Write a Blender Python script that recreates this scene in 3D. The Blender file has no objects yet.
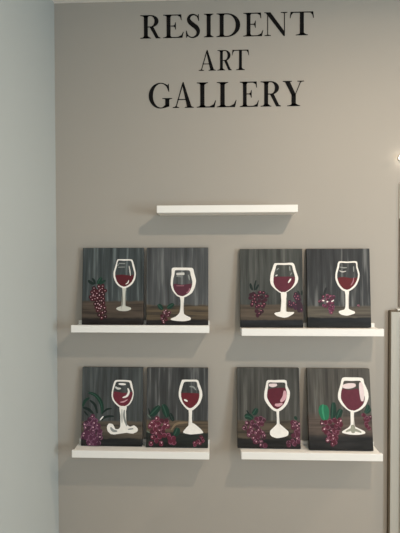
import bpy, bmesh, math, random, json
from mathutils import Vector, Matrix, Euler
C = bpy.context.scene.collection
rad = math.radians

# ---------------------------------------------------------------- camera
def camera_matrix(loc, yaw, pitch, roll):
    r = Matrix.Rotation(rad(yaw), 3, 'Z') @ Matrix.Rotation(rad(pitch), 3, 'X') @ Matrix.Rotation(rad(roll), 3, 'Y')
    right, fwd, up = r.col[0], r.col[1], r.col[2]
    m = Matrix((right, up, -fwd)).transposed().to_4x4()
    m.translation = Vector(loc)
    return m
cam_data = bpy.data.cameras.new('camera')
cam = bpy.data.objects.new('camera', cam_data); C.objects.link(cam)
cam.matrix_world = camera_matrix((0, -1.797, 1.55), 1.90, -1.0, 0.13)
cam_data.sensor_fit = 'VERTICAL'; cam_data.sensor_height = 24.0
cam_data.lens = 388.0 / 533.0 * 24.0
cam_data.clip_start = 0.05
bpy.context.scene.camera = cam

# ---------------------------------------------------------------- world, lights, exposure
vs = bpy.context.scene.view_settings
vs.view_transform = 'Standard'; vs.look = 'None'; vs.gamma = 1.0; vs.use_curve_mapping = False
vs.exposure = -0.14
world = bpy.data.worlds.new('world'); bpy.context.scene.world = world
world.use_nodes = True
bg = world.node_tree.nodes['Background']
bg.inputs['Color'].default_value = (0.86, 0.93, 1.0, 1); bg.inputs['Strength'].default_value = 0.80

CEIL = 2.74
def ceiling_light_source(x, y, power, colour, size=0.075):
    d = bpy.data.lights.new('downlight_lamp', 'AREA'); d.shape = 'DISK'; d.size = size
    d.energy = power; d.color = colour
    o = bpy.data.objects.new('downlight_lamp', d); C.objects.link(o)
    o.location = (x, y, CEIL - 0.006)
    return o
WARM = (1.0, 0.80, 0.61)
DOWNLIGHTS = [(0.85, -1.30, 26.0, WARM), (2.45, -0.55, 36.0, WARM)]
d = bpy.data.lights.new('added_cool_fill', 'AREA'); d.shape = 'RECTANGLE'; d.size = 1.2; d.size_y = 1.3  # cool fill light, added out of view to brighten the left wall
d.energy = 88.0; d.color = (0.72, 0.89, 1.0)
o = bpy.data.objects.new('added_cool_fill', d); C.objects.link(o)
o.location = (3.19, -2.5, 1.35); o.rotation_euler = (0, rad(90), 0)
for dl in DOWNLIGHTS:
    ceiling_light_source(*dl)

# ---------------------------------------------------------------- helpers
def srgb(r, g, b):
    f = lambda c: (c / 255 / 12.92) if c / 255 <= 0.04045 else ((c / 255 + 0.055) / 1.055) ** 2.4
    return (f(r), f(g), f(b), 1)

def material(name, rgb, rough=0.6, spec=0.3, noise=0.0, scale=40.0, bump=0.0, stretch=(1, 1, 1)):
    m = bpy.data.materials.new(name); m.use_nodes = True
    nt = m.node_tree; b = nt.nodes['Principled BSDF']
    b.inputs['Base Color'].default_value = srgb(*rgb)
    b.inputs['Roughness'].default_value = rough
    b.inputs['Specular IOR Level'].default_value = spec
    if noise or bump:
        tc = nt.nodes.new('ShaderNodeTexCoord'); mp = nt.nodes.new('ShaderNodeMapping')
        mp.inputs['Scale'].default_value = stretch
        nz = nt.nodes.new('ShaderNodeTexNoise'); nz.inputs['Scale'].default_value = scale; nz.inputs['Detail'].default_value = 4
        nt.links.new(tc.outputs['Object'], mp.inputs['Vector']); nt.links.new(mp.outputs['Vector'], nz.inputs['Vector'])
        if noise:
            mix = nt.nodes.new('ShaderNodeMix'); mix.data_type = 'RGBA'
            c = srgb(*rgb)
            mix.inputs['A'].default_value = tuple(v * (1 - noise) for v in c[:3]) + (1,)
            mix.inputs['B'].default_value = tuple(min(1, v * (1 + noise)) for v in c[:3]) + (1,)
            nt.links.new(nz.outputs['Fac'], mix.inputs['Factor'])
            nt.links.new(mix.outputs['Result'], b.inputs['Base Color'])
        if bump:
            bp = nt.nodes.new('ShaderNodeBump'); bp.inputs['Strength'].default_value = bump; bp.inputs['Distance'].default_value = 0.001
            nt.links.new(nz.outputs['Fac'], bp.inputs['Height']); nt.links.new(bp.outputs['Normal'], b.inputs['Normal'])
    return m

def link(name, bm, mats, parent=None, smooth=False):
    bmesh.ops.recalc_face_normals(bm, faces=bm.faces)
    me = bpy.data.meshes.new(name); bm.to_mesh(me); bm.free()
    for m in (mats if isinstance(mats, (list, tuple)) else [mats]):
        me.materials.append(m)
    if smooth:
        for p in me.polygons: p.use_smooth = True
    o = bpy.data.objects.new(name, me); C.objects.link(o)
    if parent: o.parent = parent
    return o

def box(bm, x0, x1, y0, y1, z0, z1, bevel=0.0, mi=0):
    r = bmesh.ops.create_cube(bm, size=1.0)
    vs_ = r['verts']
    for v in vs_:
        v.co = Vector(((x0 + x1) / 2 + v.co.x * (x1 - x0), (y0 + y1) / 2 + v.co.y * (y1 - y0), (z0 + z1) / 2 + v.co.z * (z1 - z0)))
    fs = list({f for v in vs_ for f in v.link_faces})
    for f in fs: f.material_index = mi
    if bevel:
        es = list({e for v in vs_ for e in v.link_edges})
        bmesh.ops.bevel(bm, geom=es, offset=bevel, segments=2, profile=0.5, affect='EDGES')

def mesh_box(name, dims, mat, parent=None, bevel=0.0):
    bm = bmesh.new(); box(bm, *dims, bevel=bevel); return link(name, bm, mat, parent)

def structure(o):
    o['kind'] = 'structure'; return o

def thing(name, label, category, loc=(0, 0, 0), group=None):
    o = bpy.data.objects.new(name, None); C.objects.link(o)
    o.location = loc; o.empty_display_size = 0.05
    tag(o, label, category, group); return o

def tag(o, label, category, group=None):
    o['label'] = label; o['category'] = category
    if group: o['group'] = group
    return o

# ---------------------------------------------------------------- room shell
M_wall = material('greige_wall_paint', (165, 159, 150), rough=0.55, spec=0.25, bump=0.06, scale=260)
M_wall_left = material('wall_paint_cool_lit', (170, 175, 173), rough=0.55, spec=0.25, bump=0.06, scale=260)  # cool, brighter light on the left wall is put into its base colour
M_ceil = material('ceiling_paint', (226, 224, 218), rough=0.8, spec=0.2, bump=0.05, scale=200)
M_floor = material('floor_vinyl', (196, 180, 160), rough=0.45, noise=0.15, scale=6, stretch=(1, 8, 1))
M_trim = material('trim_paint', (228, 226, 220), rough=0.4)
XL, XR, YF = -0.7335, 3.2, -4.2
structure(mesh_box('wall_back', (XL - 0.12, XR, 0.0, 0.12, 0.0, CEIL), M_wall))
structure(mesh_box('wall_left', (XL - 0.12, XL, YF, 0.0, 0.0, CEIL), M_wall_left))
structure(mesh_box('ceiling', (XL - 0.12, XR, YF, 0.12, CEIL, CEIL + 0.1), M_ceil))
structure(mesh_box('floor', (XL - 0.12, XR, YF, 0.12, -0.1, 0.0), M_floor))
structure(mesh_box('baseboard_back', (XL, XR, -0.014, 0.0, 0.0, 0.10), M_trim, bevel=0.003))
structure(mesh_box('baseboard_left', (XL, XL + 0.014, YF, -0.014, 0.0, 0.10), M_trim, bevel=0.003))

def emissive(name, colour, strength):
    m = bpy.data.materials.new(name); m.use_nodes = True
    b = m.node_tree.nodes['Principled BSDF']
    b.inputs['Base Color'].default_value = (0.9, 0.9, 0.88, 1)
    b.inputs['Emission Color'].default_value = colour; b.inputs['Emission Strength'].default_value = strength
    return m
M_added_glow = emissive('added_window_glow', (0.84, 0.96, 1.0, 1), 1.0)  # glow of the added window pane
bm = bmesh.new()
for z0, z1 in ((0.0, 0.69), (2.01, CEIL)): box(bm, XR, XR + 0.1, YF, 0.0, z0, z1)
for y0, y1 in ((YF, -3.11), (-1.89, 0.0)): box(bm, XR, XR + 0.1, y0, y1, 0.69, 2.01)
structure(link('wall_right', bm, M_wall))
structure(mesh_box('added_fill_window', (XR + 0.03, XR + 0.05, -3.11, -1.89, 0.69, 2.01), M_added_glow))  # unseen window, added to go with the cool fill light
M_glow = emissive('lamp_diffuser', (1.0, 0.88, 0.72, 1), 4.0)

def ring(bm, cx, cy, r0, r1, z0, z1, n=40):
    loops = []
    for r, z in ((r0, z0), (r1, z0), (r1, z1), (r0, z1)):
        loops.append([bm.verts.new((cx + r * math.cos(2 * math.pi * i / n), cy + r * math.sin(2 * math.pi * i / n), z)) for i in range(n)])
    for a in range(4):
        A, B = loops[a], loops[(a + 1) % 4]
        for i in range(n):
            bm.faces.new((A[i], A[(i + 1) % n], B[(i + 1) % n], B[i]))

def cyl(bm, cx, cy, r, z0, z1, n=32):
    lo = [bm.verts.new((cx + r * math.cos(2 * math.pi * i / n), cy + r * math.sin(2 * math.pi * i / n), z0)) for i in range(n)]
    hi = [bm.verts.new((v.co.x, v.co.y, z1)) for v in lo]
    bm.faces.new(lo[::-1]); bm.faces.new(hi)
    for i in range(n): bm.faces.new((lo[i], lo[(i + 1) % n], hi[(i + 1) % n], hi[i]))

DL_LABEL = ['round recessed ceiling downlight nearest the picture ledges', 'round recessed ceiling downlight farther along toward the right']
for (x, y, *_r), lab in zip(DOWNLIGHTS, DL_LABEL):
    t = thing('ceiling_downlight', lab, 'downlight', (x, y, CEIL), 'recessed downlights in the ceiling')
    bm = bmesh.new(); ring(bm, 0, 0, 0.062, 0.085, -0.008, 0.0); link('trim_ring', bm, M_trim, t)
    bm = bmesh.new(); cyl(bm, 0, 0, 0.062, -0.004, 0.0); link('diffuser', bm, M_glow, t)

# ---------------------------------------------------------------- picture ledges
M_ledge = material('white_lacquer', (236, 234, 229), rough=0.38, spec=0.4, noise=0.01, scale=30)
LW, LD, LH = 0.61, 0.110, 0.0321
def picture_ledge(x, z, label, seat):
    t = thing('picture_ledge', label, 'shelf', (x, 0, z), 'white picture ledges on the wall')
    bm = bmesh.new(); box(bm, 0, LW, -LD + 0.012, -0.012, 0, seat, bevel=0.0008); link('shelf_board', bm, M_ledge, t)
    bm = bmesh.new(); box(bm, 0, LW, -LD, -LD + 0.012, 0, LH, bevel=0.0015); link('front_lip', bm, M_ledge, t)
    bm = bmesh.new(); box(bm, 0, LW, -0.012, -0.0004, 0, seat + 0.017, bevel=0.0012); link('back_rail', bm, M_ledge, t)
    return t
SEAT = 0.0241
picture_ledge(-0.2440, 1.7543, 'empty white picture ledge alone above the paintings, under the lettering', SEAT)
picture_ledge(-0.6264, 1.2302, 'upper left white picture ledge, beneath the painting of a long strawberry-shaped grape bunch', SEAT - 0.003)
picture_ledge(0.1248, 1.2184, 'upper right white picture ledge, its right end beside the grey cabinet top', SEAT)
picture_ledge(-0.6274, 0.6730, 'lower left white picture ledge, beneath the painting of a glass with curled foot', SEAT - 0.002)
picture_ledge(0.1234, 0.6764, 'lower right white picture ledge, beneath the painting with a bright green leaf', SEAT - 0.002)

# shapes painted on each canvas, millimetres on the canvas face (x from the middle, z from the foot)
PAINTINGS = json.loads('''{"1":{"ledge":"B","O":[-0.4598,-0.027,1.2528],"lean":4.14,"h":353.0,"outer":[[20.4,300.2],[51.0,300.6],[87.1,300.0],[91.1,297.2],[100.2,268.5],[107.2,235.4],[104.6,210.6],[93.8,188.6],[74.6,172.1],[52.5,165.0],[30.2,173.8],[13.4,191.4],[3.6,216.2],[2.7,241.0],[11.3,271.4],[18.8,297.4]],"inner":[[24.4,293.5],[51.1,292.9],[83.3,292.3],[91.4,265.7],[99.4,235.4],[96.3,213.3],[86.5,194.1],[69.0,178.7],[52.4,173.8],[32.9,181.5],[20.0,196.9],[11.9,218.9],[11.1,241.0],[19.1,268.6]],
  "wine":[[11.8,225.5],[40.7,228.8],[79.6,225.5],[99.5,228.8],[97.4,213.3],[86.5,194.1],[69.0,178.7],[52.4,173.8],[32.9,181.5],[20.0,196.9],[13.1,216.2]],
  "foot":[[44.1,169.4],[62.4,169.4],[58.3,136.5],[57.7,92.7],[61.6,85.6],[83.8,78.0],[85.5,70.9],[72.9,64.3],[53.6,62.1],[31.5,64.2],[19.2,70.7],[20.3,77.3],[42.3,86.1],[47.7,92.6],[48.4,136.4]],"footcol":"paint_dull","hl":[["grey",[[26.2,280.8],[56.8,279.6]],4.8,0],["grey",[[22.4,269.7],[27.9,276.3]],3.7,0],["grey",[[23.6,263.1],[57.0,264.1]],3.7,0],["dullwhite",[[74.7,269.6],[78.8,246.4],[81.8,223.3]],5.4,1],["white",[[74.2,203.5],[69.9,191.4],[59.5,184.8]],4.8,1]],
  "bunch":[{"g":[[-86.4,167.2],[-63.9,175.0],[-45.7,175.8],[-77.5,155.2],[-94.8,147.9],[-57.2,160.8],[-35.4,155.2],[-81.5,130.7],[-61.2,135.0],[-42.5,138.0],[-92.6,114.8],[-72.5,107.1],[-57.7,109.3],[-42.3,119.2],[-80.1,95.1],[-59.2,90.9],[-41.1,99.5],[-73.3,78.0],[-36.5,77.2],[-66.6,63.5],[-55.9,72.9],[-45.7,55.0],[-34.1,61.0],[-59.8,43.9],[-48.8,31.1],[-32.5,36.7],[-100.1,126.4],[-88.6,139.3],[-69.6,122.1],[-52.3,124.3],[-72.1,143.6],[-48.6,165.1],[-61.4,154.3],[-48.3,147.9],[-67.1,96.4],[-51.7,83.6],[-62.5,75.1],[-49.9,109.3],[-85.3,154.3],[-89.4,132.9],[-80.4,117.8]],"r":9.6,"c":"crimson_dark","dot":[3.1,"rosewhite",1.0],"ring":0,"ex":[],
  "lv":[["blackgreen",[[-114.4,202.6],[-101.2,192.2],[-85.8,185.3]],10.9,1],["blackgreen",[[-94.9,212.5],[-86.0,199.5],[-81.4,184.5]],8.4,1],["darkgreen",[[-51.5,216.8],[-62.1,199.5],[-70.6,184.5]],14.2,1],["darkgreen",[[-33.0,202.5],[-49.0,193.9],[-64.9,185.3]],10.0,1]]}]},"2":{"ledge":"B","O":[-0.1624,-0.027,1.2528],"lean":4.14,"h":353.0,"outer":[[-24.8,259.9],[9.3,261.5],[53.3,260.9],[72.5,258.1],[78.1,235.1],[86.3,202.2],[80.9,172.1],[67.2,144.9],[42.6,128.5],[20.7,123.6],[-1.2,131.2],[-20.5,153.0],[-30.0,180.3],[-30.1,207.7],[-26.4,235.2]],"inner":[[-9.9,248.3],[25.9,248.8],[56.1,247.2],[61.6,224.1],[68.8,196.7],[65.5,172.1],[53.5,147.6],[31.6,132.3],[19.6,130.6],[1.5,136.6],[-13.4,155.7],[-20.1,177.6],[-19.1,205.0],[-12.6,232.4]],
  "wine":[[-19.5,183.1],[-6.9,186.9],[26.0,182.5],[67.7,188.0],[65.5,172.1],[53.5,147.6],[31.6,132.3],[19.6,130.6],[1.5,136.6],[-13.4,155.7]],
  "foot":[[12.5,127.9],[31.6,127.9],[27.3,104.0],[26.3,65.9],[34.6,46.9],[60.3,33.4],[59.2,22.6],[31.9,17.1],[-0.9,18.1],[-27.1,22.4],[-28.2,28.9],[-6.4,38.7],[10.0,55.0],[15.4,76.7],[15.3,109.4]],"footcol":"paint_white","hl":[["dullwhite",[[-4.3,230.8],[32.5,232.9]],11.8,0],["grey",[[-4.3,220.3],[25.9,218.1]],3.2,0],["grey",[[49.5,228.5],[53.4,215.9],[55.6,203.3]],5.9,1],["pinkgrey",[[56.8,166.7],[53.5,154.1],[41.5,144.8]],5.9,1],["pinkgrey",[[-4.1,177.6],[31.5,177.6]],2.7,0]],
  "bunch":[{"g":[[-59.7,56.2],[-51.2,63.0],[-69.9,40.9],[-56.2,37.5],[-68.2,29.0],[-49.3,25.7],[-35.8,56.3],[-62.9,10.4],[-63.0,18.9],[-47.7,49.4],[-40.8,42.7],[-58.0,47.7]],"r":8.0,"c":"crimson_dark","dot":[3.0,"rosewhite",0.4],"ring":8,"ex":[],
  "lv":[["darkgreen",[[-87.4,92.9],[-77.0,81.7],[-66.7,69.1]],16.7,1],["darkgreen",[[-45.1,74.9],[-30.8,85.2],[-15.4,95.4]],16.1,1]]}]},"3":{"ledge":"C","O":[0.2647,-0.027,1.243],"lean":4.11,"h":355.6,"outer":[[17.4,290.6],[58.1,290.6],[93.2,292.7],[104.0,286.1],[112.7,253.4],[122.0,223.5],[117.4,201.8],[102.6,182.9],[78.1,163.9],[56.4,151.4],[40.3,154.7],[16.2,172.0],[-1.4,191.0],[-6.1,212.7],[-3.1,242.7],[6.4,269.9],[12.0,286.3]],"inner":[[25.5,281.9],[58.0,281.8],[91.5,280.7],[98.2,258.9],[106.9,226.2],[104.5,201.8],[89.1,177.4],[64.6,160.1],[51.1,157.4],[35.0,163.9],[17.9,180.1],[9.5,201.9],[11.5,237.2],[19.9,267.2]],
  "wine":[[9.8,227.4],[41.1,229.0],[106.4,227.3],[105.6,204.5],[90.2,178.5],[64.6,160.1],[51.1,156.8],[35.0,163.9],[17.9,180.1],[9.5,201.9]],
  "foot":[[43.0,156.8],[67.3,155.8],[65.8,123.3],[63.6,74.8],[82.4,69.5],[99.5,69.5],[97.3,61.4],[74.0,47.9],[55.2,44.1],[25.7,50.5],[12.4,61.2],[17.8,66.6],[39.4,72.1],[42.4,96.3],[44.3,123.3]],"footcol":"paint_white","hl":[["grey",[[24.1,257.9],[34.0,267.7]],4.3,1],["dullwhite",[[18.5,231.8],[28.2,236.6]],5.4,1],["grey",[[82.8,276.3],[84.7,254.5]],5.9,1],["grey",[[93.2,246.9],[86.1,237.1]],4.3,1],["white",[[75.9,200.7],[88.5,219.7]],7.0,1]],
  "bunch":[{"g":[[-92.0,146.9],[-81.4,151.1],[-51.8,157.5],[-37.0,155.4],[-94.3,132.0],[-75.3,127.8],[-60.4,140.5],[-43.5,136.3],[-54.2,119.4],[-39.5,115.2],[-83.8,115.1],[-56.5,96.2],[-39.6,94.1],[-65.0,91.9],[-67.2,72.9],[-54.7,62.4],[-44.0,73.0],[-63.2,54.0],[-33.2,104.6],[-22.4,140.6],[-28.8,123.7],[-88.1,102.4],[-69.0,110.9],[-73.0,142.6]],"r":9.6,"c":"plum","dot":[3.3,"rose",0.6],"ring":0,"ex":[],
  "lv":[["blackgreen",[[-94.6,198.7],[-91.8,182.9],[-84.7,167.2]],9.2,1],["blackgreen",[[-69.1,212.7],[-74.8,189.3],[-77.1,166.0]],5.9,1],["blackgreen",[[-57.0,193.5],[-64.3,180.8],[-72.0,168.1]],7.5,1],["blackgreen",[[-20.1,153.3],[-23.2,140.6],[-26.7,129.1]],5.9,1]]},{"g":[[110.3,150.4],[106.8,140.3],[120.2,140.3],[111.7,128.4],[123.4,125.1],[81.2,113.2],[79.4,99.7],[89.4,96.4],[111.3,99.8],[128.1,103.2],[119.5,88.0],[136.3,93.1],[106.1,89.7],[134.5,79.6],[124.4,77.9],[119.8,111.6],[97.9,106.5]],"r":10.0,"c":"purple","dot":[2.7,"rose",0.6],"ring":0,"ex":[],
  "lv":[["blackgreen",[[136.7,165.6],[137.2,155.5],[134.4,145.3]],6.7,1],["blackgreen",[[117.2,165.6],[123.7,153.8],[126.9,140.3]],6.0,1]]}]},"4":{"ledge":"C","O":[0.566,-0.027,1.243],"lean":4.11,"h":355.6,"outer":[[1.8,298.6],[40.3,297.4],[83.1,299.0],[86.9,272.9],[95.2,240.4],[90.9,213.4],[78.1,186.5],[56.3,167.6],[34.9,159.5],[13.7,167.6],[-4.6,189.2],[-14.8,216.2],[-14.3,243.3],[-5.7,275.8]],"inner":[[8.0,290.4],[40.2,290.4],[77.6,290.8],[79.9,270.2],[87.2,240.4],[83.0,216.1],[70.2,191.9],[51.2,174.6],[36.7,169.2],[19.2,175.7],[3.5,194.6],[-5.1,218.9],[-5.2,241.6],[3.4,270.3]],
  "wine":[[-5.1,221.6],[22.9,227.0],[60.1,221.5],[85.3,225.3],[81.3,213.4],[70.2,191.9],[51.2,174.6],[36.7,169.2],[19.2,175.7],[3.5,194.6]],
  "foot":[[27.0,166.0],[45.7,166.0],[41.3,138.0],[40.5,95.0],[46.6,81.6],[67.7,72.6],[68.5,64.0],[51.4,57.6],[32.7,53.8],[8.9,58.5],[-1.6,68.1],[1.2,74.6],[22.6,81.6],[28.2,95.0],[30.7,138.0]],"footcol":"paint_white","hl":[["grey",[[7.7,272.0],[23.7,268.7],[38.7,269.7]],5.4,1],["dullwhite",[[4.7,255.7],[18.0,250.3],[34.1,253.5]],4.8,1],["grey",[[67.7,275.7],[68.2,250.2]],4.3,1],["pinkgrey",[[67.7,224.2],[64.1,205.3],[54.1,189.2]],4.8,1]],
  "bunch":[{"g":[[-86.6,116.8],[-71.4,121.8],[-53.0,126.9],[-31.3,123.6],[-22.7,137.0],[-51.0,143.7],[-69.5,137.0],[-36.0,140.4],[-51.5,115.1],[-60.2,96.6],[-43.4,100.0],[-40.2,93.3],[-66.8,100.0],[-26.9,93.3],[-28.8,79.9],[-38.9,71.5],[-35.7,66.5],[-42.0,83.3],[-47.8,135.3],[-41.6,110.1],[-29.9,110.1]],"r":8.0,"c":"magenta","dot":[3.3,"rose",0.5],"ring":7,"ex":[["white",[[-74.8,121.5],[-64.8,120.2]],6.0,1],["white",[[-54.9,113.5],[-49.1,118.5]],6.7,1],["white",[[-33.8,116.2],[-22.3,123.6]],5.4,1]],
  "lv":[["blackgrey",[[-53.7,180.8],[-60.7,164.0],[-66.0,143.7]],8.7,1],["blackgrey",[[-82.6,153.8],[-76.1,143.7],[-69.6,133.6]],7.4,1]]},{"g":[[83.5,99.5],[87.7,95.7],[89.3,101.0]],"r":4.1,"c":"magenta_dim","dot":[2.9,"rose",0.5],"ring":7,"ex":[],
  "lv":[]}]},"5":{"ledge":"D","O":[-0.4659,-0.032,0.6956],"lean":4.92,"h":355.6,"outer":[[14.1,297.5],[44.8,299.3],[75.6,297.9],[88.5,294.2],[95.5,267.1],[100.3,240.0],[96.2,212.8],[82.6,188.3],[60.5,175.7],[35.5,175.4],[18.6,187.7],[2.7,206.5],[-3.3,230.9],[0.7,260.8],[5.9,282.7]],"inner":[[19.8,289.9],[44.9,291.7],[78.5,288.7],[85.5,267.0],[95.8,239.9],[90.6,215.5],[77.0,191.0],[54.9,178.9],[32.5,185.1],[12.7,203.9],[4.1,222.8],[5.3,250.0],[12.8,274.5]],
  "wine":[[4.3,241.8],[17.7,245.7],[54.1,239.5],[94.7,245.3],[92.2,218.2],[77.0,191.0],[54.9,178.9],[32.5,185.1],[12.7,203.9],[4.1,222.8]],
  "foot":[[35.4,177.6],[67.7,177.9],[64.7,153.1],[67.0,104.6],[83.9,88.7],[103.2,94.3],[120.0,81.1],[119.0,67.7],[98.1,57.8],[70.4,60.7],[48.3,58.8],[15.1,53.0],[-4.3,55.5],[-18.5,68.7],[-21.5,87.5],[-13.4,101.0],[3.3,99.6],[11.8,87.9],[17.5,77.2],[31.4,77.4],[39.5,88.2],[40.6,131.2]],"footcol":"paint_white","hl":[["white",[[29.4,280.7],[63.0,278.8]],9.6,1],["dullwhite",[[14.0,267.5],[25.8,259.9],[40.9,260.1]],9.6,1],["white",[[72.2,261.4],[77.4,245.2],[68.2,226.1],[48.8,218.9]],9.6,1],["pink",[[37.9,198.2],[54.6,200.5],[72.3,210.4]],5.9,1],["grey",[[57.9,163.8],[57.2,131.4],[70.0,91.2]],9.6,1],["grey",[[46.7,166.4],[47.6,104.4]],4.3,1],["grey",[[-4.8,85.0],[6.5,70.6],[26.0,67.7]],11.8,1],["grey",[[75.7,76.8],[100.6,79.8]],6.4,1]],
  "bunch":[{"g":[[-89.0,131.0],[-99.2,118.2],[-114.7,102.9],[-122.4,95.2],[-93.6,100.6],[-75.6,113.4],[-116.5,64.9],[-124.1,52.2],[-87.7,65.3],[-69.5,68.0],[-103.8,82.8],[-82.8,83.0],[-56.1,53.1],[-97.7,42.5],[-79.4,42.7],[-66.2,32.8],[-131.7,39.5],[-105.0,17.2],[-84.2,20.0],[-76.1,7.6],[-60.6,12.8],[-97.0,7.3],[-50.6,38.0],[-62.0,88.3],[-53.7,65.7],[-77.9,98.2],[-105.8,55.0],[-116.8,80.1],[-94.8,29.9],[-115.9,37.2]],"r":12.6,"c":"violet","dot":[3.5,"rosewhite",0.35],"ring":7,"ex":[["white",[[-54.7,116.2],[-39.3,134.1]],6.0,1]],
  "lv":[["darkgreen",[[-111.2,240.3],[-80.4,230.4],[-56.3,205.1],[-45.3,174.6],[-45.7,143.2]],14.1,1],["darkgreen",[[-136.2,176.3],[-126.2,201.8],[-105.4,216.8]],10.1,1],["blackgreen",[[-103.6,205.6],[-79.5,184.5],[-67.3,146.5]],9.1,1],["blackgreen",[[-136.1,172.7],[-108.0,163.8],[-85.0,142.7]],10.1,1],["blackgreen",[[-44.7,146.7],[-24.1,164.7],[-0.6,169.0]],7.0,1],["blackgreen",[[-49.4,116.3],[-26.2,131.7],[10.4,134.6]],8.0,1],["blackgreen",[[-128.9,156.0],[-111.1,135.9]],6.0,1]]}]},"6":{"ledge":"D","O":[-0.1645,-0.038,0.6956],"lean":5.89,"h":355.6,"outer":[[23.3,303.1],[57.6,303.3],[93.5,302.5],[102.9,283.7],[114.0,254.2],[115.6,227.4],[104.7,197.9],[85.5,176.3],[63.6,161.7],[44.3,170.6],[22.2,194.4],[8.3,221.0],[6.5,247.9],[12.4,277.6],[18.9,296.5]],"inner":[[32.8,292.3],[57.6,294.1],[88.0,293.3],[93.6,272.9],[101.9,248.7],[100.8,221.9],[90.9,197.7],[71.8,179.9],[58.1,175.0],[41.5,183.9],[26.0,202.5],[18.2,226.5],[18.1,248.0],[24.6,272.3]],
  "wine":[[18.1,242.6],[63.3,243.0],[101.3,240.1],[100.8,221.9],[90.9,197.7],[71.8,179.9],[58.1,175.0],[41.5,183.9],[26.0,202.5],[18.2,226.5]],
  "foot":[[52.6,169.0],[68.0,167.6],[68.1,114.9],[80.2,105.5],[104.8,86.2],[119.5,69.0],[110.3,64.1],[63.9,59.3],[33.8,64.3],[28.3,71.1],[41.9,88.1],[57.2,106.9],[55.4,141.4]],"footcol":"paint_white","hl":[["grey",[[56.6,272.0],[73.2,270.0],[86.4,256.7]],7.5,1],["white",[[31.5,213.8],[48.0,205.9]],8.0,1]],
  "bunch":[{"g":[[-91.7,126.4],[-107.0,111.3],[-86.3,104.0],[-70.9,116.7],[-47.7,116.9],[-122.3,93.6],[-99.1,93.9],[-78.3,84.2],[-60.3,86.9],[-42.4,94.6],[-80.8,71.7],[-62.8,69.5],[-93.6,64.1],[-111.7,68.9],[-57.5,54.7],[-39.5,54.9],[-108.8,44.1],[-93.2,29.4],[-72.5,17.3],[-118.8,16.7],[-29.0,25.3],[-13.6,23.1],[-16.3,40.3],[-34.3,45.0],[-78.0,47.0],[-101.5,81.4],[-52.8,101.9],[-114.7,106.2]],"r":11.6,"c":"rosewine","dot":[4.0,"rosewhite",0.45],"ring":7,"ex":[],
  "lv":[["darkgreen",[[-120.3,141.1],[-102.4,158.8],[-79.3,183.1]],24.1,1],["darkgreen",[[-64.9,190.3],[-53.3,164.3],[-43.8,134.4]],25.1,1],["blackgreen",[[-32.5,152.0],[-24.7,134.6],[-15.8,117.3]],15.1,1],["blackgreen",[[-132.1,173.6],[-126.6,153.5],[-120.2,136.1]],6.0,1],["darkgreen",[[-10.2,52.8],[-1.1,70.2],[5.0,87.7]],23.1,1],["twig",[[-26.8,77.4],[-1.3,106.0],[50.0,112.5]],7.5,1],["dullgreen",[[-135.9,145.9],[-120.1,128.6]],4.0,1],["dullgreen",[[-140.1,73.5],[-124.5,63.8]],4.0,1]]},{"g":[[110.0,49.4],[116.4,40.3],[97.4,30.8],[79.9,21.4],[81.5,12.2],[105.3,20.2],[118.0,31.1],[91.0,24.6]],"r":8.1,"c":"rosewine","dot":[2.5,"rosewhite",0.45],"ring":7,"ex":[],
  "lv":[]}]},"7":{"ledge":"E","O":[0.2511,-0.042,0.699],"lean":6.54,"h":355.6,"outer":[[-4.2,300.3],[29.6,301.6],[81.3,302.0],[86.2,276.9],[98.1,250.4],[95.9,223.9],[84.5,194.7],[62.5,170.7],[40.7,161.0],[19.2,167.6],[-2.1,188.6],[-18.0,214.9],[-18.7,244.1],[-11.7,276.1]],"inner":[[2.2,289.6],[29.4,290.4],[75.6,289.7],[77.9,268.9],[83.9,245.0],[81.3,221.1],[68.3,194.5],[49.1,176.9],[37.1,172.6],[22.1,179.8],[5.1,201.8],[-5.4,223.0],[-5.1,244.2],[-0.9,268.2]],
  "wine":[[-3.2,257.5],[34.4,265.9],[78.4,266.2],[83.4,245.0],[81.3,221.1],[68.3,194.5],[49.1,176.9],[37.1,172.6],[22.1,179.8],[5.1,201.8],[-5.4,223.0]],
  "foot":[[35.4,166.2],[47.3,166.4],[45.3,115.4],[53.2,105.0],[74.3,86.9],[87.5,74.0],[84.5,58.4],[62.9,50.3],[36.0,46.3],[14.6,52.3],[5.1,62.6],[7.0,78.3],[26.1,96.8],[37.1,110.0],[37.6,138.9]],"footcol":"paint_white","hl":[["pinkwhite",[[3.1,279.5],[21.0,277.5],[40.1,280.8]],16.1,1],["pink",[[74.4,254.5],[72.7,226.3],[55.0,205.5]],18.2,1],["pink",[[28.8,192.6],[43.9,190.6],[63.5,197.1]],13.9,1]],
  "bunch":[{"g":[[-95.8,109.6],[-73.5,111.8],[-53.0,127.8],[-36.8,130.0],[-24.7,124.2],[-108.2,89.8],[-79.8,90.1],[-51.5,90.5],[-31.0,108.4],[-88.3,58.6],[-55.8,66.9],[-29.5,67.2],[-68.2,45.2],[-47.9,49.4],[-21.7,51.6],[-58.3,27.7],[-36.1,28.0],[-18.2,12.7],[-90.1,74.3],[-73.9,72.5],[-41.5,76.8],[-63.5,100.1],[-32.3,14.4],[-45.1,110.2]],"r":11.7,"c":"plumrose","dot":[4.0,"pink",0.5],"ring":8,"ex":[],
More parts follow.
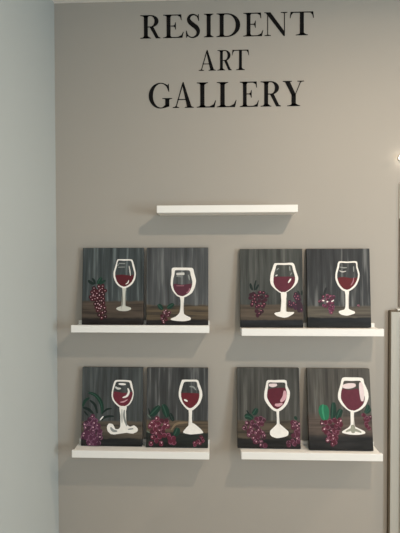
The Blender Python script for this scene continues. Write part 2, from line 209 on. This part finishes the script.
  "lv":[["darkgreen",[[-107.8,137.1],[-91.5,139.2],[-71.3,129.6]],20.9,1],["darkgreen",[[-71.1,147.4],[-60.8,159.3],[-51.6,175.3]],18.5,1],["blackgreen",[[-99.3,166.1],[-93.3,157.0],[-83.3,145.3]],5.6,1]]},{"g":[[107.2,114.4],[117.7,112.8],[126.2,97.5],[108.5,93.8],[122.2,75.1],[111.2,57.9],[132.5,65.0],[128.5,44.5],[105.4,34.0],[87.7,26.9],[114.0,22.2],[130.0,32.6],[87.6,18.4],[132.9,85.5],[133.5,107.8]],"r":11.3,"c":"plumrose","dot":[3.5,"pink",0.5],"ring":8,"ex":[],
  "lv":[["darkgreen",[[116.6,142.0],[121.0,135.2],[125.8,126.6]],9.8,1]]}]},"8":{"ledge":"E","O":[0.5688,-0.052,0.699],"lean":8.16,"h":355.6,"outer":[[18.0,315.6],[60.0,317.5],[108.2,315.2],[115.1,291.5],[129.4,257.4],[130.5,226.1],[115.6,194.7],[90.7,173.7],[58.3,163.0],[32.2,175.7],[9.1,196.2],[-5.8,222.2],[-4.7,248.4],[7.5,285.3]],"inner":[[24.3,300.8],[59.3,301.1],[97.9,301.4],[100.2,283.5],[109.4,252.0],[113.3,223.3],[105.2,199.8],[85.7,181.4],[61.3,170.8],[37.7,178.3],[19.9,198.9],[7.6,222.3],[8.7,248.5],[18.1,280.2]],
  "wine":[[13.2,266.9],[46.7,260.9],[84.5,267.6],[96.6,241.4],[112.5,228.5],[105.2,199.8],[85.7,181.4],[61.3,170.8],[37.7,178.3],[19.9,198.9],[7.6,222.3],[8.8,251.1]],
  "foot":[[47.9,168.0],[62.8,168.2],[58.5,111.4],[73.8,98.7],[104.8,83.7],[105.8,73.5],[75.0,68.0],[38.1,69.1],[9.3,74.9],[8.0,82.5],[34.1,98.2],[45.4,113.8]],"footcol":"paint_white","hl":[["pinkwhite",[[17.4,276.5],[44.8,278.8],[75.6,283.3]],23.6,1],["pinkwhite",[[97.6,295.0],[101.1,257.2],[102.1,212.8]],21.4,1],["greygreen",[[53.2,110.3],[54.9,90.8],[54.2,75.4]],21.4,1],["greygreen",[[22.8,81.2],[54.9,90.8],[91.3,78.9]],11.8,1]],
  "bunch":[{"g":[[-79.7,117.2],[-64.4,119.5],[-44.8,123.9],[-25.2,128.3],[-1.4,128.6],[2.2,111.8],[-74.2,90.0],[-56.6,98.6],[-37.1,100.9],[-19.7,103.2],[-7.2,92.9],[-61.7,77.7],[-44.4,80.0],[-27.0,82.3],[-49.3,63.2],[-32.1,63.5],[-16.5,76.1],[-58.7,44.4],[-32.8,44.8],[-37.8,28.1],[-21.7,53.2],[-26.8,34.5],[-47.6,52.9],[-12.7,115.9]],"r":11.3,"c":"crimson","dot":[3.5,"rosewhite",0.4],"ring":7,"ex":[["rosewhite",[[-85.4,114.2],[-77.6,116.0]],6.1,1],["rosewhite",[[-1.5,125.2],[5.1,129.5]],6.1,1],["rosewhite",[[-63.9,41.9],[-54.4,43.7]],7.0,1],["rosewhite",[[-74.3,88.0],[-69.7,93.4]],6.1,1]],
  "lv":[["brightgreen",[[-68.1,195.4],[-71.2,169.9],[-64.9,130.0]],36.6,1],["darkgreen",[[-26.4,206.4],[-28.7,170.4],[-34.5,132.4]],20.9,1],["darkgreen",[[8.0,177.1],[-3.2,158.0],[-12.8,134.7]],20.0,1]]},{"g":[[103.9,153.3],[117.3,141.6],[122.0,131.5],[114.3,117.9],[117.2,106.1],[125.4,96.1],[111.7,134.8],[134.7,143.5]],"r":9.5,"c":"crimson","dot":[2.8,"rosewhite",0.4],"ring":7,"ex":[],
  "lv":[["darkgreen",[[125.3,197.8],[124.6,182.5],[111.3,161.9]],14.8,1],["darkgreen",[[138.4,180.9],[125.6,168.9],[114.8,161.9]],12.0,1]]}]}}''')
LETTERS = {'RESIDENT': (2.5694, 0.1061, [(-0.3326, 0.0935), (-0.2266, 0.0945), (-0.1225, 0.0675), (-0.0389, 0.0435), (0.0184, 0.1082), (0.1408, 0.0905), (0.2363, 0.1042), (0.3518, 0.1083)]), 'ART': (2.4176, 0.0917, [(-0.0631, 0.0776), (0.0227, 0.0655), (0.0891, 0.0776)]), 'GALLERY': (2.2499, 0.1143, [(-0.2947, 0.1089), (-0.1835, 0.097), (-0.0727, 0.0883), (0.0193, 0.0903), (0.1247, 0.0867), (0.2192, 0.0924), (0.3201, 0.0965)])}

# ---------------------------------------------------------------- paintings
PAL = {
 'paint_white': (238, 233, 226), 'paint_dull': (202, 200, 190), 'white': (240, 236, 230), 'dullwhite': (205, 203, 198), 'grey': (140, 143, 140),
 'greygreen': (150, 150, 134), 'pinkgrey': (165, 115, 125), 'pink': (205, 160, 168), 'pinkwhite': (226, 208, 208), 'rosewhite': (215, 178, 184), 'rose': (170, 105, 120),
 'crimson_dark': (66, 22, 30), 'crimson': (82, 30, 44), 'plum': (62, 28, 40), 'purple': (66, 38, 55), 'magenta': (90, 38, 60), 'magenta_dim': (92, 52, 62),
 'violet': (84, 44, 66), 'rosewine': (94, 36, 52), 'plumrose': (82, 38, 53),
 'blackgreen': (24, 38, 34), 'darkgreen': (25, 54, 43), 'dullgreen': (95, 110, 98), 'brightgreen': (34, 108, 76), 'blackgrey': (40, 42, 42), 'twig': (124, 106, 84)}
MATS = {k: material('paint_' + k.replace('paint_', ''), v, rough=0.55, spec=0.25, noise=0.10, scale=90, bump=0.15) for k, v in PAL.items()}
def shade(rgb, f): return tuple(max(0, min(255, int(c * f))) for c in rgb)
VARI = {}
def variants(key):
    if key not in VARI:
        VARI[key] = [MATS[key], material(key + '_deep', shade(PAL[key], 0.78), rough=0.55, noise=0.1, scale=90),
                     material(key + '_pale', tuple(min(255, int(c * 0.80 + a)) for c, a in zip(PAL[key], (56, 48, 54))), rough=0.55, noise=0.1, scale=90)]
    return VARI[key]

VEIN = {}
def leaf_vein(key):
    if key not in VEIN: VEIN[key] = material(key + '_vein', tuple(c + 16 for c in shade(PAL[key], 1.15)), rough=0.55, noise=0.1, scale=90)
    return VEIN[key]

def canvas_material(i, bgc, light, streak, tablec, table_z, table2, black_z, blackc, seed, soft=0.004):
    """streaked grey boards above, brown table top below, dark table edge at the foot (heights in metres on the canvas)"""
    m = bpy.data.materials.new('acrylic_canvas'); m.use_nodes = True
    nt = m.node_tree; N = nt.nodes; L = nt.links; b = N['Principled BSDF']
    b.inputs['Roughness'].default_value = 0.55; b.inputs['Specular IOR Level'].default_value = 0.25
    tc = N.new('ShaderNodeTexCoord'); sep = N.new('ShaderNodeSeparateXYZ'); L.new(tc.outputs['Object'], sep.inputs[0])
    def noise(sc, st, off, detail=3):
        mp = N.new('ShaderNodeMapping'); mp.inputs['Scale'].default_value = st; mp.inputs['Location'].default_value = (off, off * 1.7, off * 0.6)
        L.new(tc.outputs['Object'], mp.inputs[0])
        n = N.new('ShaderNodeTexNoise'); n.inputs['Scale'].default_value = sc; n.inputs['Detail'].default_value = detail
        L.new(mp.outputs[0], n.inputs['Vector']); return n.outputs['Fac']
    def ramp(fac, stops):
        r = N.new('ShaderNodeValToRGB'); e = r.color_ramp.elements
        while len(e) < len(stops): e.new(0.5)
        for el, (p, c) in zip(e, stops): el.position = p; el.color = c if len(c) == 4 else srgb(*c)
        L.new(fac, r.inputs[0]); return r.outputs[0]
    def mix(fac, a, c):
        x = N.new('ShaderNodeMix'); x.data_type = 'RGBA'; L.new(fac, x.inputs['Factor']); L.new(a, x.inputs['A']); L.new(c, x.inputs['B']); return x.outputs['Result']
    def step(z0, wob, width):
        a = N.new('ShaderNodeMath'); a.operation = 'MULTIPLY_ADD'; L.new(wob, a.inputs[0]); a.inputs[1].default_value = 0.012; L.new(sep.outputs['Z'], a.inputs[2])
        r = N.new('ShaderNodeMapRange'); L.new(a.outputs[0], r.inputs['Value'])
        r.inputs['From Min'].default_value = z0 + 0.006 - width; r.inputs['From Max'].default_value = z0 + 0.006 + width
        r.inputs['To Min'].default_value = 1.0; r.inputs['To Max'].default_value = 0.0
        return r.outputs[0]
    streaks = noise(1.0, (55, 1, 3.2), seed)
    boards = ramp(streaks, [(0.30, shade(bgc, 0.72)), (0.45, shade(bgc, 0.92)), (0.56, bgc), (0.68 if streak else 0.75, light)])
    fine = ramp(noise(1.0, (240, 1, 9), seed + 5), [(0.3, (0.80, 0.80, 0.80, 1)), (0.7, (1.16, 1.16, 1.16, 1))])
    mul = N.new('ShaderNodeMix'); mul.data_type = 'RGBA'; mul.blend_type = 'MULTIPLY'; mul.inputs['Factor'].default_value = 1.0
    L.new(boards, mul.inputs['A']); L.new(fine, mul.inputs['B'])
    bands = ramp(noise(1.0, (5, 1, 85), seed + 9), [(0.34, table2), (0.50, tablec), (0.70, shade(tablec, 1.18))])
    wob = noise(1.0, (25, 1, 4), seed + 3)
    c = mix(step(table_z, wob, soft), mul.outputs['Result'], bands)
    bl = ramp(noise(1.0, (8, 1, 60), seed + 13), [(0.35, shade(blackc, 0.75)), (0.65, shade(blackc, 1.2))])
    c = mix(step(black_z, wob, soft * 0.8), c, bl)
    L.new(c, b.inputs['Base Color'])
    weave = noise(900.0, (1, 1, 1), 0, 1)
    bp = N.new('ShaderNodeBump'); bp.inputs['Strength'].default_value = 0.15; bp.inputs['Distance'].default_value = 0.0006
    L.new(weave, bp.inputs['Height']); L.new(bp.outputs['Normal'], b.inputs['Normal'])
    return m

CW, CT = 0.283, 0.018
def catmull(pts, closed=True, per=5, k=0.36):
    if not closed: k = 0.5
    n = len(pts); out = []
    rng = range(n) if closed else range(n - 1)
    for i in rng:
        if closed: p = [pts[(i + k - 1) % n] for k in range(4)]
        else: p = [pts[max(0, min(n - 1, i + k - 1))] for k in range(4)]
        for s in range(per):
            t = s / per
            q = []
            for a in (0, 1):
                m1, m2 = k * (p[2][a] - p[0][a]), k * (p[3][a] - p[1][a])
                q.append((2 * t ** 3 - 3 * t * t + 1) * p[1][a] + (t ** 3 - 2 * t * t + t) * m1 + (3 * t * t - 2 * t ** 3) * p[2][a] + (t ** 3 - t * t) * m2)
            out.append(tuple(q))
    if not closed: out.append(tuple(pts[-1]))
    return out
HCUR = [355.6]
def V(bm, p, d):
    lim = CW * 500 - 0.6
    x = max(-lim, min(lim, p[0])); z = max(0.6, min(HCUR[0] - 0.6, p[1]))
    return bm.verts.new((x / 1000, -CT - d / 1000, z / 1000))
def slab(bm, pts, d, mi=0):
    """a filled patch of paint standing d millimetres off the canvas"""
    top = [V(bm, p, d) for p in pts]; base = [V(bm, p, -0.2) for p in pts]; n = len(pts)
    f = bm.faces.new(top); f.material_index = mi
    for i in range(n):
        g = bm.faces.new((top[i], top[(i + 1) % n], base[(i + 1) % n], base[i])); g.material_index = mi
    bmesh.ops.triangulate(bm, faces=[f])
def band(bm, A, B, d, mi=0):
    """a closed band of paint between two loops of equal count"""
    n = len(A)
    a = [V(bm, p, d) for p in A]; b = [V(bm, p, d) for p in B]; a0 = [V(bm, p, -0.2) for p in A]; b0 = [V(bm, p, -0.2) for p in B]
    for i in range(n):
        j = (i + 1) % n
        for q in ((a[i], a[j], b[j], b[i]), (a[i], a0[i], a0[j], a[j]), (b[i], b[j], b0[j], b0[i])):
            f = bm.faces.new(q); f.material_index = mi
def radial(loop, c, n=72):
    out = []
    for k in range(n):
        th = 2 * math.pi * k / n; dx, dy = math.cos(th), math.sin(th); best = None
        for i in range(len(loop)):
            x1, y1 = loop[i][0] - c[0], loop[i][1] - c[1]; x2, y2 = loop[(i + 1) % len(loop)][0] - c[0], loop[(i + 1) % len(loop)][1] - c[1]
            den = dx * (y2 - y1) - dy * (x2 - x1)
            if abs(den) < 1e-9: continue
            t = (x1 * (y2 - y1) - y1 * (x2 - x1)) / den; s = (x1 * dy - y1 * dx) / den
            if t > 0 and -1e-6 <= s <= 1 + 1e-6 and (best is None or t > best): best = t
        out.append((c[0] + dx * best, c[1] + dy * best))
    return out
def brush(bm, pts, w, d, taper, mi=0):
    p = catmull(pts, False, 6); n = len(p); L_, R_ = [], []
    for i in range(n):
        a, b = p[max(0, i - 1)], p[min(n - 1, i + 1)]
        tx, ty = b[0] - a[0], b[1] - a[1]; l = math.hypot(tx, ty) or 1
        u = i / (n - 1)
        ww = w / 2 * ((0.18 + 0.82 * math.sin(math.pi * (0.06 + 0.88 * u)) ** 0.75) if taper else (0.75 if i in (0, n - 1) else 1.0))
        L_.append((p[i][0] - ty / l * ww, p[i][1] + tx / l * ww)); R_.append((p[i][0] + ty / l * ww, p[i][1] - tx / l * ww))
    pts2 = L_ + R_[::-1]
    top = [V(bm, q, d) for q in pts2]; base = [V(bm, q, -0.2) for q in pts2]; m = len(pts2)
    for i in range(n - 1):
        f = bm.faces.new((top[i], top[i + 1], top[m - 2 - i], top[m - 1 - i])); f.material_index = mi
    for i in range(m):
        f = bm.faces.new((top[i], top[(i + 1) % m], base[(i + 1) % m], base[i])); f.material_index = mi
def dab(bm, c, r, d, mi, rnd, n=14):
    """one rounded dab of paint, slightly domed"""
    ph = rnd.random() * 6.28; e = rnd.uniform(0.86, 1.12)
    def loop(k, dd): return [V(bm, (c[0] + r * k * e * math.cos(2 * math.pi * i / n + ph), c[1] + r * k / e * math.sin(2 * math.pi * i / n + ph)), dd) for i in range(n)]
    a, b, o = loop(0.6, d + 0.15), loop(1.0, d), loop(1.0, -0.2)
    f = bm.faces.new(a); f.material_index = mi
    for A, B in ((a, b), (b, o)):
        for i in range(n):
            g = bm.faces.new((A[i], A[(i + 1) % n], B[(i + 1) % n], B[i])); g.material_index = mi

BACK = {  # boards, light streaks, streaky, table, table height, table dark grain, dark edge height, dark edge, seed
 1: ((68, 74, 75), (104, 112, 112), 1, (76, 66, 57), 0.108, (56, 48, 42), 0.030, (34, 30, 29), 3.1),
 2: ((82, 84, 85), (114, 116, 115), 1, (88, 76, 60), 0.090, (58, 51, 44), 0.024, (32, 31, 31), 8.4),
 3: ((71, 73, 70), (91, 92, 88), 0, (80, 70, 60), 0.103, (64, 56, 48), 0.034, (33, 34, 36), 13.2),
 4: ((58, 59, 60), (104, 105, 104), 1, (88, 82, 72), 0.096, (66, 60, 54), 0.046, (30, 31, 32), 20.5),
 5: ((72, 76, 76), (95, 100, 99), 0, (82, 74, 64), 0.112, (58, 53, 47), 0.036, (30, 31, 31), 27.7),
 6: ((66, 67, 67), (110, 111, 110), 1, (88, 76, 62), 0.120, (56, 50, 42), 0.066, (33, 37, 34), 33.3),
 7: ((74, 73, 69), (96, 95, 90), 0, (76, 67, 56), 0.122, (46, 41, 36), 0.044, (32, 31, 30), 41.9),
 8: ((82, 79, 73), (108, 107, 102), 0, (84, 73, 66), 0.150, (70, 60, 54), 0.066, (38, 36, 35), 48.6)}
WINE = {1: (84, 24, 32), 2: (84, 40, 54), 3: (90, 34, 48), 4: (92, 22, 26), 5: (104, 36, 50), 6: (98, 28, 38), 7: (88, 28, 42), 8: (94, 36, 50)}
LABEL = {
 1: 'unframed painting of a wine glass beside a long red grape bunch shaped like a strawberry',
 2: 'unframed painting of a wine glass beside a tiny grape sprig with two green leaves',
 3: 'unframed wine glass painting, dark purple grapes on both sides, left on the upper right ledge',
 4: 'unframed painting of a thin-outlined wine glass and small magenta grapes, beside the grey cabinet',
 5: 'unframed painting of a wine glass with curled foot, dark curving leaves over purple grapes',
 6: 'unframed painting of a wine glass with triangular foot, large rosy grape bunch and brown twig',
 7: 'unframed painting of a wine glass with a pear-shaped white foot between two mauve grape bunches',
 8: 'unframed painting of a large wide wine glass with a bright green leaf on crimson grapes'}

def painting(k, D):
    rnd = random.Random(100 + k)
    t = thing('wine_glass_painting', LABEL[k], 'painting', D['O'], 'wine glass paintings on the ledges')
    t.rotation_euler = (rad(-D['lean']), 0, 0)
    h = D['h'] / 1000; HCUR[0] = D['h']
    bgc, light, streak, tab, tz, tab2, bz, blk, seed = BACK[k]
    bm = bmesh.new(); box(bm, -CW / 2, CW / 2, -CT, 0, 0, h, bevel=0.0022)
    link('canvas', bm, canvas_material(k, bgc, light, streak, tab, tz, tab2, bz, blk, seed, 0.016 if k == 8 else 0.004), t)
    # glass
    o_, i_ = catmull(D['outer']), catmull(D['inner'])
    c = (sum(p[0] for p in i_) / len(i_), sum(p[1] for p in i_) / len(i_))
    bm = bmesh.new()
    ro, ri = radial(o_, c), radial(i_, c)
    thin = {1: 0.10, 4: 0.14}.get(k, 0.05)
    ro = [(a[0] + thin * (b[0] - a[0]), a[1] + thin * (b[1] - a[1])) for a, b in zip(ro, ri)]
    band(bm, ro, ri, 0.55, 0)
    slab(bm, catmull(D['foot']), 0.50, 1)
    g = link('painted_glass', bm, [MATS['paint_white'], MATS[D['footcol']]], t)
    bm = bmesh.new(); slab(bm, catmull(D['wine'], per=4), 0.35)
    link('painted_wine', bm, material('paint_wine', WINE[k], rough=0.5, noise=0.22, scale=60), g)
    for n_, (col, pts, w, tp) in enumerate(D['hl']):
        bm = bmesh.new(); brush(bm, pts, w, 0.70 + 0.03 * n_, tp)
        link('painted_shading' if col == 'greygreen' or (k == 5 and col == 'grey') else 'painted_highlight', bm, MATS[col], g)
    # grapes and leaves
    for B in D['bunch']:
        vm = variants(B['c']); exn = sorted({x[0] for x in B['ex']})
        slots = vm + [MATS[B['dot'][1]]] + [MATS[e] for e in exn]
        bm = bmesh.new()
        for n_, p in enumerate(B['g']):
            p = (p[0] + rnd.uniform(-.6, .6), p[1] + rnd.uniform(-.6, .6))
            d = 0.40 + 0.012 * n_
            dab(bm, p, B['r'], d, rnd.choice((0, 0, 1)), rnd)
            if B['ring']:
                for _k in range(2):
                    a0 = rnd.uniform(0, 6.28); sp = rnd.uniform(1.0, 2.6); rr = B['r'] * rnd.uniform(0.62, 0.85)
                    curve = [(p[0] + rr * math.cos(a0 + sp * q / 4), p[1] + rr * math.sin(a0 + sp * q / 4)) for q in range(5)]
                    brush(bm, curve, B['r'] * rnd.uniform(0.22, 0.4), d + 0.22, 1, 2)
            if rnd.random() < B['dot'][2]:
                q = p if B['dot'][2] == 1.0 else (p[0] + rnd.uniform(-.4, .2) * B['r'], p[1] + rnd.uniform(0, .4) * B['r'])
                dab(bm, q, B['dot'][0] * rnd.uniform(0.6, 1.0), d + 0.28, 3, rnd, 8)
        for col, pts, w, tp in B['ex']: brush(bm, pts, w, 1.2, tp, 4 + exn.index(col))
        gb = link('painted_grapes', bm, slots, t)
        if B['lv']:
            nm = sorted({x[0] for x in B['lv']}); bm = bmesh.new(); veins = {n_: leaf_vein(n_) for n_ in nm}
            for n_, (col, pts, w, tp) in enumerate(B['lv']): brush(bm, pts, w * 1.3, 0.25 + 0.02 * n_, tp, nm.index(col))
            for n_, (col, pts, w, tp) in enumerate(B['lv']):
                if w > 11:
                    for off in (-0.14,):
                        brush(bm, [(p[0] + off * w, p[1] + 0.05 * w) for p in pts], w * 0.22, 0.5 + 0.02 * n_, 1, len(nm) + nm.index(col))
            link('painted_leaves', bm, [MATS[n_] for n_ in nm] + [veins[n_] for n_ in nm], gb)
for k, D in PAINTINGS.items(): painting(int(k), D)

# ---------------------------------------------------------------- wall lettering
M_ink = material('black_vinyl', (20, 19, 19), rough=0.8, spec=0.1)
S = 0.165
def bez(a, c, b, n=6): return [((1 - t) ** 2 * a[0] + 2 * t * (1 - t) * c[0] + t * t * b[0], (1 - t) ** 2 * a[1] + 2 * t * (1 - t) * c[1] + t * t * b[1]) for t in [i / n for i in range(n + 1)]]
def serif(x0, x1, s0, s1, y, d, k=0.10):
    return [(x0, y), (x1, y)] + bez((x1, y + d * 0.028), (s1, y + d * 0.035), (s1, y + d * k)) + bez((s0, y + d * k), (s0, y + d * 0.035), (x0, y + d * 0.028))
def rect(x0, x1, y0, y1): return [(x0, y0), (x1, y0), (x1, y1), (x0, y1)]
def stem(x0, x1, y0=0.0, y1=1.0): return rect(x0, x1, y0, y1)
def arc(cx, cy, rx, ry, a0, a1, n=22): return [(cx + rx * math.cos(rad(a0 + (a1 - a0) * i / n)), cy + ry * math.sin(rad(a0 + (a1 - a0) * i / n))) for i in range(n + 1)]
def bowl(outer, inner): return list(zip(outer, inner))          # two open curves of equal count: filled strip
def varstroke(path):
    pts = catmull([(p[0], p[1]) for p in path], False, 5); ws = [w for (w, _) in catmull([(p[2], 0) for p in path], False, 5)]
    L_, R_ = [], []
    for i, p in enumerate(pts):
        a, b = pts[max(0, i - 1)], pts[min(len(pts) - 1, i + 1)]
        tx, ty = b[0] - a[0], b[1] - a[1]; l = math.hypot(tx, ty) or 1
        L_.append((p[0] - ty / l * ws[i] / 2, p[1] + tx / l * ws[i] / 2)); R_.append((p[0] + ty / l * ws[i] / 2, p[1] - tx / l * ws[i] / 2))
    return bowl(L_, R_)
def glyph(ch):
    """nominal width, polygons, strips; cap height 1"""
    if ch == 'I': return 0.41, [stem(.12, .29), serif(0, .41, .12, .29, 0, 1), serif(0, .41, .12, .29, 1, -1)], []
    if ch == 'R':
        return 0.88, [stem(.16, .33), serif(.0, .47, .16, .33, 0, 1), serif(0, .40, .16, .33, 1, -1), rect(.30, .46, .962, 1.0), rect(.30, .46, .475, .512),
                      [(.40, .50), (.57, .50), (.80, .06), (.88, .028), (.88, 0), (.68, 0)]], [bowl(arc(.45, .7375, .35, .2625, 90, -90), arc(.45, .7375, .17, .2255, 90, -90))]
    if ch == 'E':
        return 0.89, [stem(.15, .32), serif(0, .40, .15, .32, 0, 1), serif(0, .40, .15, .32, 1, -1), rect(.3, .78, .962, 1), [(.56, 1), (.79, 1), (.80, .76), (.775, .76), (.74, .90), (.62, .96)],
                      rect(.3, .54, .495, .53), [(.555, .36), (.555, .665), (.53, .665), (.50, .56), (.42, .515), (.50, .465), (.53, .36)],
                      rect(.3, .83, 0, .038), [(.55, 0), (.835, 0), (.89, .25), (.865, .25), (.79, .11), (.66, .04)]], []
    if ch == 'S':
        return 0.636, [[(.535, 1.0), (.56, 1.0), (.575, .71), (.55, .71), (.50, .86)], [(.02, .0), (.045, .0), (.10, .10), (.04, .30), (.012, .30)]], [varstroke(
            [(.55, .76, .03), (.50, .90, .05), (.35, .982, .055), (.20, .94, .10), (.125, .81, .14), (.175, .67, .18), (.32, .54, .19), (.465, .42, .19), (.54, .27, .155), (.49, .10, .11), (.33, .008, .055), (.18, .03, .045), (.07, .13, .04), (.03, .26, .03)])]
    if ch == 'D':
        return 1.02, [stem(.14, .31), serif(0, .38, .14, .31, 0, 1), serif(0, .38, .14, .31, 1, -1), rect(.29, .46, .962, 1.0), rect(.29, .46, 0, .038)], [bowl(arc(.45, .5, .57, .5, 90, -90, 30), arc(.45, .5, .375, .462, 90, -90, 30))]
    if ch == 'N':
        return 0.98, [rect(.125, .16, 0, .95), serif(.01, .28, .125, .16, 0, 1, .06), rect(.84, .875, 0, 1), serif(.70, .98, .84, .875, 1, -1, .06), rect(0, .22, .972, 1),
                      [(.04, 1), (.26, 1), (.875, .16), (.875, -.015), (.82, -.015), (.125, .89)]], []
    if ch == 'T':
        st = [(.0, .73), (.025, .73), (.06, .86), (.14, .955), (.24, .965), (.24, 1), (.03, 1)]
        return 1.02, [stem(.425, .595), serif(.25, .77, .425, .595, 0, 1), rect(.03, .99, .958, 1), st, [(1.02 - x, y) for x, y in st]], []
    if ch == 'A':
        return 0.85, [[(.375, .955), (.41, 1.03), (.44, 1.03), (.775, .0), (.585, .0)], [(.385, .98), (.41, .90), (.145, .0), (.105, .0)], rect(.19, .58, .315, .352), serif(0, .26, .105, .145, 0, 1, .07), serif(.49, .85, .585, .775, 0, 1, .06)], []
    if ch == 'L':
        return 0.77, [stem(.14, .31), serif(0, .40, .14, .31, 0, 1), serif(0, .45, .14, .31, 1, -1), rect(.3, .71, 0, .038), [(.44, 0), (.715, 0), (.77, .28), (.745, .28), (.67, .12), (.54, .04)]], []
    if ch == 'G':
        return 0.953, [[(.79, .97), (.815, .97), (.83, .66), (.80, .66), (.74, .83)], rect(.67, .835, .06, .39), serif(.55, .953, .67, .835, .40, -1, .07), [(.67, .12), (.835, .12), (.835, .08), (.77, .045), (.67, .015), (.60, .0), (.55, .03)]], [
            bowl(arc(.475, .5, .475, .515, 47, 305, 40), arc(.50, .5, .33, .478, 47, 305, 40))]
    if ch == 'Y':
        return 0.844, [stem(.35, .52, 0, .47), serif(.18, .69, .35, .52, 0, 1), [(.07, 1), (.27, 1), (.50, .50), (.52, .44), (.35, .40), (.35, .44)], [(.70, 1), (.74, 1), (.52, .47), (.52, .40), (.46, .40)], serif(0, .36, .07, .27, 1, -1, .04), serif(.58, .844, .70, .74, 1, -1, .05)], []
def letter(ch, parent, x, width, cap):
    w0, polys, strips = glyph(ch); sx = width / w0
    bm = bmesh.new(); FRONT, BACK_ = -0.0012, -0.0002
    def v(p, y): return bm.verts.new((p[0] * sx, y, p[1] * cap))
    for P in polys:
        f_ = [v(p, FRONT) for p in P]; b_ = [v(p, BACK_) for p in P]; n = len(P)
        f = bm.faces.new(f_)
        for i in range(n): bm.faces.new((f_[i], f_[(i + 1) % n], b_[(i + 1) % n], b_[i]))
        bmesh.ops.triangulate(bm, faces=[f])
    for st in strips:
        q = [(v(a, FRONT), v(b, FRONT), v(b, BACK_), v(a, BACK_)) for a, b in st]
        for i in range(len(q) - 1):
            for e in ((0, 1), (1, 2), (3, 0)):
                bm.faces.new((q[i][e[0]], q[i + 1][e[0]], q[i + 1][e[1]], q[i][e[1]]))
    o = link('letter', bm, M_ink, parent); o.location = (x, 0, 0)
    return o
WORD_LABEL = {'RESIDENT': 'black serif wall lettering reading RESIDENT, topmost line', 'ART': 'black serif wall lettering reading ART, short middle line', 'GALLERY': 'black serif wall lettering reading GALLERY, lowest line'}
for word, (zb, cap, xs) in LETTERS.items():
    t = thing('wall_lettering', WORD_LABEL[word], 'lettering', (xs[0][0], 0, zb), 'lines of black wall lettering')
    for ch, (x, wd) in zip(word, xs): letter(ch, t, x - xs[0][0], wd, cap)

# ---------------------------------------------------------------- things at the right edge
M_steel = material('grey_cabinet_enamel', (172, 169, 160), rough=0.4, spec=0.4, noise=0.05, scale=4, stretch=(14, 1, 0.6))
M_pale = material('pale_door_enamel', (196, 192, 182), rough=0.45, noise=0.08, scale=20)
M_gap = material('brown_edge_trim', (98, 86, 70), rough=0.6)
t = thing('grey_cabinet', 'tall grey cabinet with dark edge trim standing at the right of the ledges', 'cabinet', (0.7985, 0, 0))
bm = bmesh.new(); box(bm, 0.007, 0.62, -0.020, -0.0006, 0.0, 1.312, bevel=0.001); link('cabinet_body', bm, M_steel, t)
bm = bmesh.new(); box(bm, 0.0018, 0.0068, -0.017, -0.0006, 0.0, 1.316); box(bm, 0.0068, 0.62, -0.017, -0.0006, 1.3125, 1.318); link('edge_trim', bm, M_gap, t)
bm = bmesh.new(); box(bm, 0.0495, 0.58, -0.026, -0.0202, 0.12, 1.285, bevel=0.002); link('door_panel', bm, M_pale, t)
bm = bmesh.new(); box(bm, 0.036, 0.62, -0.020, -0.0006, 1.3185, 1.3255, bevel=0.001); link('top_ledge', bm, M_trim, t)

M_dark = material('dark_panel', (120, 110, 100), rough=0.4, noise=0.08, scale=12)
t = thing('wall_panel', 'dark upright wall panel with a white upper band, above the grey cabinet', 'panel', (0.847, 0, 1.33))
bm = bmesh.new(); box(bm, 0, 0.30, -0.006, -0.0006, 0.0, 0.405, bevel=0.001); link('dark_board', bm, M_dark, t)
bm = bmesh.new(); box(bm, 0, 0.30, -0.006, -0.0006, 0.4055, 0.565, bevel=0.001); link('white_band', bm, M_trim, t)

t = thing('wall_lamp', 'small round lit wall lamp at the right edge, above the dark panel', 'lamp', (0.852, 0, 2.008))
bm = bmesh.new(); cyl(bm, 0, 0, 0.012, 0.0006, 0.010)
o = link('lamp_base', bm, M_trim, t); o.rotation_euler = (rad(90), 0, 0)
bm = bmesh.new(); bmesh.ops.create_uvsphere(bm, u_segments=20, v_segments=12, radius=0.013)
bm.transform(Matrix.Translation((0, 0, 0.016)))
o = link('lamp_globe', bm, emissive('lamp_globe_glow', (1.0, 0.9, 0.74, 1), 14.0), t, True); o.rotation_euler = (rad(90), 0, 0)
